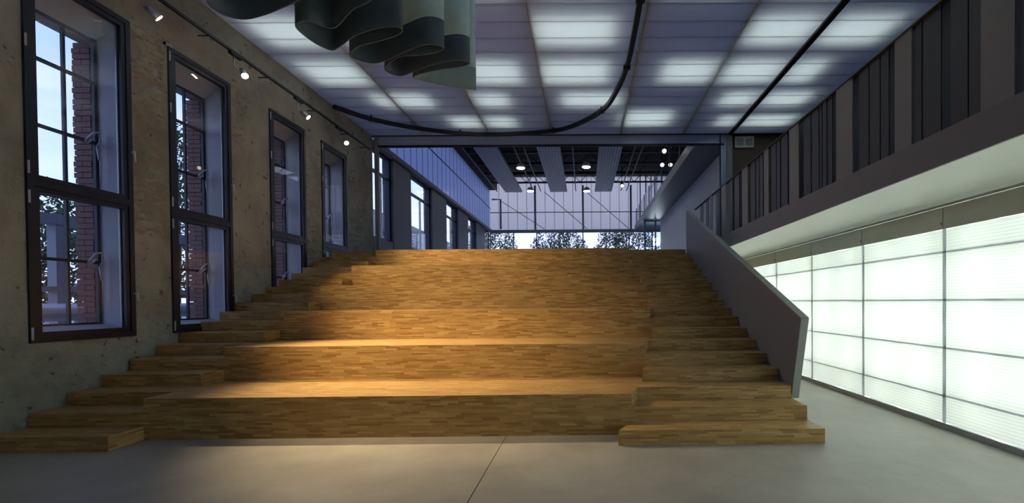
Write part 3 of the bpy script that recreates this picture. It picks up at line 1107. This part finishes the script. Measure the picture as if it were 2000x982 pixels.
# roof of the hall with black trusses and grey corrugated baffles
rf = thing('ceiling_hall', 'black roof of the hall with dark trusses and ducts', 'ceiling', kind='structure')
MB().box((HX0 - 0.3, 13.3, 9.6), (XU, HY1 + 0.1, 9.75)).build('deck', 'roof_black', rf)
MB().box((HX0 - 0.3, 13.36, HROOF), (HX0 + 0.5, HY1, 9.6)).build('eaves_box', 'roof_black', rf)
MB().box((HX0 - 0.3, 13.3, ZC + 0.38), (XU, 13.36, 9.6)).build('end_closure', 'roof_black', rf)
for yy in [15 + 1.9 * k for k in range(8)]:
    MB().box((HX0 + 0.3, yy, 8.75), (XU, yy + 0.08, 8.85)).box((HX0 + 0.3, yy, 9.35), (XU, yy + 0.08, 9.45)).build('truss_chord', 'truss_dark', rf)
    mb = MB()
    for q in range(11):
        xx = HX0 + 0.4 + q * 1.1
        mb.tube([(xx, yy + 0.04, 8.82), (xx + 0.55, yy + 0.04, 9.38), (xx + 1.1, yy + 0.04, 8.82)], 0.022, 5)
    mb.build('truss_web', 'truss_dark', rf)
for xx in (-5.55, -3.2, -2.75, -0.5, 2.4, 2.75):
    MB().tube([(xx, 13.4, 8.6), (xx, HY1 - 0.3, 8.6)], 0.035, 6).build('conduit', 'truss_dark', rf)
bprof = []
for q in range(33):
    t = q / 32
    bprof.append((t * 1.05 - 0.525, 0.03 * (1 if (q // 2) % 2 else 0)))
bpoly = bprof + [(0.525, 0.12), (-0.525, 0.12)]
bme = MB().prism(bpoly, 1, 0, 15.2).mesh('corrugated_sheet', 'baffle_grey')
hme = MB().tube([(0, 0, 0.12), (0, 0, 1.25)], 0.02, 6).mesh('hanger', 'truss_dark')
for xx, lb in ((-4.35, 'grey corrugated baffle hung nearest the ribbed side wall'), (-1.55, 'grey corrugated baffle hung in the middle of the roof'), (1.22, 'grey corrugated baffle hung nearest the hall mezzanine')):
    b_ = thing('ceiling_baffle', lb, 'baffle', 'corrugated baffles under the hall roof', loc=(xx, 13.7, 8.33))
    link('corrugated_sheet', bme, b_)
    for yy in (1, 5, 9, 13):
        link('hanger', hme, b_, (0, yy, 0))
# downlights
DL = [((1017, 328), 20.5), ((1145, 326), 20.5), ((1036, 373), 26.5), ((1146, 373), 26.5)]
for (pp, yy), lb in zip(DL, ('near the header, between the ribbed-wall baffle and the middle one', 'near the header, between the middle and mezzanine-side baffles', 'near the hall end, between the ribbed-wall baffle and the middle one', 'near the hall end, between the middle and mezzanine-side baffles')):
    p = at(pp[0], pp[1], Y=yy)
    d_ = thing('pendant_downlight', 'white downlight ' + lb, 'light', 'downlights in the hall roof', loc=tuple(p))
    MB().tube([(0, 0, 0.0), (0, 0, 0.14), (0, 0, 0.2)], 0.2, 16, r2=0.12).build('shade', 'white_plastic', d_)
    MB().tube([(0, 0, -0.02), (0, 0, -0.001)], 0.17, 16).build('lens', 'hall_lens', d_.children[0])
    MB().tube([(0, 0, 0.2), (0, 0, 9.6 - p.z)], 0.015, 6).build('cable', 'black_metal', d_)
for (pp, yy, lb) in (((1297, 294), 16.6, 'black stage lamp hung highest above the mezzanine rail'), ((1293, 321), 18.6, 'black stage lamp hung just below and behind the highest one'), ((1215, 362), 23.3, 'black stage lamp beside the mezzanine-side baffle')):
    p = at(pp[0], pp[1], Y=yy)
    d_ = thing('stage_light', lb, 'light', 'stage lamps in the hall', loc=tuple(p))
    MB().tube([(0, -0.04, -0.03), (0, 0.1, 0.05), (0, 0.3, 0.16)], 0.1, 12, r2=0.07).build('housing', 'black_metal', d_)
    MB().tube([(0, -0.05, -0.035), (0, -0.042, -0.031)], 0.075, 12).build('lens', 'stage_lens', d_)
    MB().tube([(0, 0.12, 0.1), (0, 0.12, 9.6 - p.z)], 0.02, 6).build('stem', 'black_metal', d_)

# mezzanine on the right of the hall
hm = thing('hall_mezzanine', 'grey mezzanine with glass rail along the hall', 'mezzanine')
MB().box((3.3, 13.5, 6.02), (XU, HY1 - 0.2, 6.1)).build('soffit', 'soffit_blue', hm)
MB().box((3.26, 13.5, 6.02), (3.3, HY1 - 0.2, 6.34)).build('edge_channel', 'baffle_grey', hm)
for k in range(9):
    yy = 14.0 + k * 1.9
    MB().box((3.31, yy, 6.1), (3.36, yy + 0.06, 7.35)).build('rail_post', 'rack_steel', hm)
    MB().box((3.325, yy + 0.08, 6.36), (3.337, yy + 1.88, 7.3)).build('rail_glass', 'rail_glass', hm)
for k in range(5):
    MB().tube([(3.6 + 0.35 * k, HY1 - 0.6, 6.1), (3.6 + 0.35 * k, HY1 - 0.6, 9.5)], 0.04, 6).build('stanchion', 'rack_steel', hm)
hw = MB().box((HXW, 13.62, ZTOP), (HXW + 0.2, 25.6, 6.015)).build('wall_hall_right', 'white_wall')
tag(hw, 'white wall of the hall under the mezzanine', 'wall', kind='structure')
gd = thing('door_1', 'glazed door frame at the end of the white hall wall', 'door', kind='structure', loc=(0, 25.7, ZTOP))
for xx in (3.35, 3.95, 4.45):
    MB().box((xx, 0, 0), (xx + 0.08, 0.08, 3.3)).build('stile', 'rack_steel', gd)
MB().box((3.35, 0, 3.2), (4.5, 0.08, 3.3)).build('head', 'rack_steel', gd)
MB().box((3.43, 0.03, 0), (3.95, 0.045, 3.2)).build('pane', 'rail_glass', gd)
MB().box((4.03, 0.03, 0), (4.45, 0.045, 3.2)).build('pane', 'rail_glass', gd)
for zz, lb in ((5.12, 'upper'), (4.85, 'lower')):
    wl_ = thing('wall_lamp', lb + ' small lamp glowing behind the glazed hall door', 'light', 'lamps behind the hall door', loc=(4.25, 27.2, zz))
    MB().box((-0.16, -0.05, -0.08), (0.16, 0.05, 0.08)).build('diffuser', 'hall_lens', wl_)
    MB().box((-0.18, 0.051, -0.1), (0.18, 0.09, 0.1)).build('back_plate', 'white_plastic', wl_)

# ------------------------------------------------------------------ outdoors
gd_ = MB().box((-90, -60, -0.4), (XL - WALL_T - 0.02, 120, -0.2)).build('yard', 'yard_ground')
tag(gd_, 'paved yard outside the windows', 'ground', kind='structure')
pr = thing('pipe_rack', 'steel trestle with braces carrying pipes past the windows', 'pipe rack', loc=(-10.3, 0, -0.2))
MB().box((-0.1, 4, 3.25), (0.1, 26, 3.45)).build('beam', 'rack_steel', pr)
MB().box((-0.1, 4, 1.95), (0.1, 26, 2.05)).build('beam', 'rack_steel', pr)
for k in range(6):
    yy = 5.4 + 3.6 * k
    MB().box((-0.09, yy, 0), (0.09, yy + 0.18, 3.25)).build('post', 'rack_steel', pr)
    MB().tube([(0, yy + 0.1, 1.7), (0, yy + 1.6, 3.2)], 0.06, 6).build('brace', 'rack_steel', pr)
for (x, z, r, mt, lb) in ((-9.3, 0.95, 0.20, 'pipe_rust', 'rust-coloured lower pipe outside the windows'), (-9.9, 1.35, 0.17, 'pipe_metal', 'bright metal pipe above the rust-coloured one outside'),
                          (-8.6, 0.45, 0.16, 'pipe_metal', 'bright metal pipe lowest outside the windows')):
    p = thing('pipe', lb, 'pipe', 'pipes outside', loc=(x, 0, z))
    MB().tube([(0, 3, 0), (0, 27, 0)], r, 14).build('pipe_run', mt, p)
    for yy in (5.5, 9.1, 12.7, 16.3, 19.9, 23.5):
        MB().box((-0.05, yy - 0.05, -z - 0.2), (0.05, yy + 0.05, -r + 0.01)).build('support', 'rack_steel', p)


def tree(x, y, h, rad, n, lb):
    t = thing('tree', lb, 'tree', loc=(x, y, -0.2))
    mb = MB().tube([(0, 0, 0), (0.1, 0.05, h * 0.4), (0.0, 0.2, h * 0.85)], 0.16, 8, r2=0.04)
    for k in range(9):
        a = random.uniform(0, 2 * PI)
        z0 = h * random.uniform(0.25, 0.6)
        l_ = rad * random.uniform(0.6, 0.95)
        mb.tube([(0, 0, z0), (math.cos(a) * l_ * .5, math.sin(a) * l_ * .5, z0 + l_ * .35), (math.cos(a) * l_, math.sin(a) * l_, z0 + l_ * .8)], 0.05, 5, r2=0.015)
    mb.build('trunk', 'bark', t)
    mb = MB()
    for k in range(n):
        while True:
            v = Vector((random.uniform(-1, 1), random.uniform(-1, 1), random.uniform(-1, 1)))
            if 0.2 < v.length < 1 and noise.noise(v * 3.1 + Vector((x, y, 0))) > -0.12:
                break
        c = Vector((v.x * rad, v.y * rad, h * 0.62 + v.z * h * 0.40))
        s = random.uniform(0.05, 0.09) if x < -10 else random.uniform(0.08, 0.14)
        a = Vector((random.gauss(0, 1), random.gauss(0, 1), random.gauss(0, 1))).normalized()
        b = a.orthogonal().normalized()
        mb.quad(c - a * s, c + b * s * 0.5, c + a * s, c - b * s * 0.5)
    tag(mb.build('foliage', 'leaf_green', t), kind='stuff')


tree(-15.5, 13.0, 5.2, 2.6, 8000, 'low leafy tree behind the pipe rack, seen in the lowest window')
tree(-17.0, 19.3, 9.0, 2.8, 11000, 'tall leafy tree outside, seen in the second window')
nb = thing('dimming_building', 'added plain building that dims the view past the dark piers', 'building', loc=(-14.5, 27, -0.2))  # building put in only to dim what the hall windows show
MB().box((-5, 0, 0), (0, 40, 8.2)).build('wall', 'grey_wall', nb)
for k in range(10):
    for zz in (2.6, 5.4):
        MB().box((-0.02, 1.5 + 3.8 * k, zz), (0.03, 3.1 + 3.8 * k, zz + 1.7)).build('window', 'navy_frame', nb)
for k, (x, y) in enumerate(((-8, 38), (-2.2, 40), (3.4, 37), (9, 40))):
    tree(x, y, 8.4, 2.7, 6000, ['leafy tree outside the hall end near its ribbed side', 'leafy tree outside the hall end left of its middle post',
                                'leafy tree outside the hall end right of its middle post', 'leafy tree outside the hall end near the mezzanine'][k])
eg = MB().box((-40, 30.3, 2.2), (40, 120, 2.4)).build('bank', 'yard_ground')
tag(eg, 'raised ground outside the end of the hall', 'ground', kind='structure')
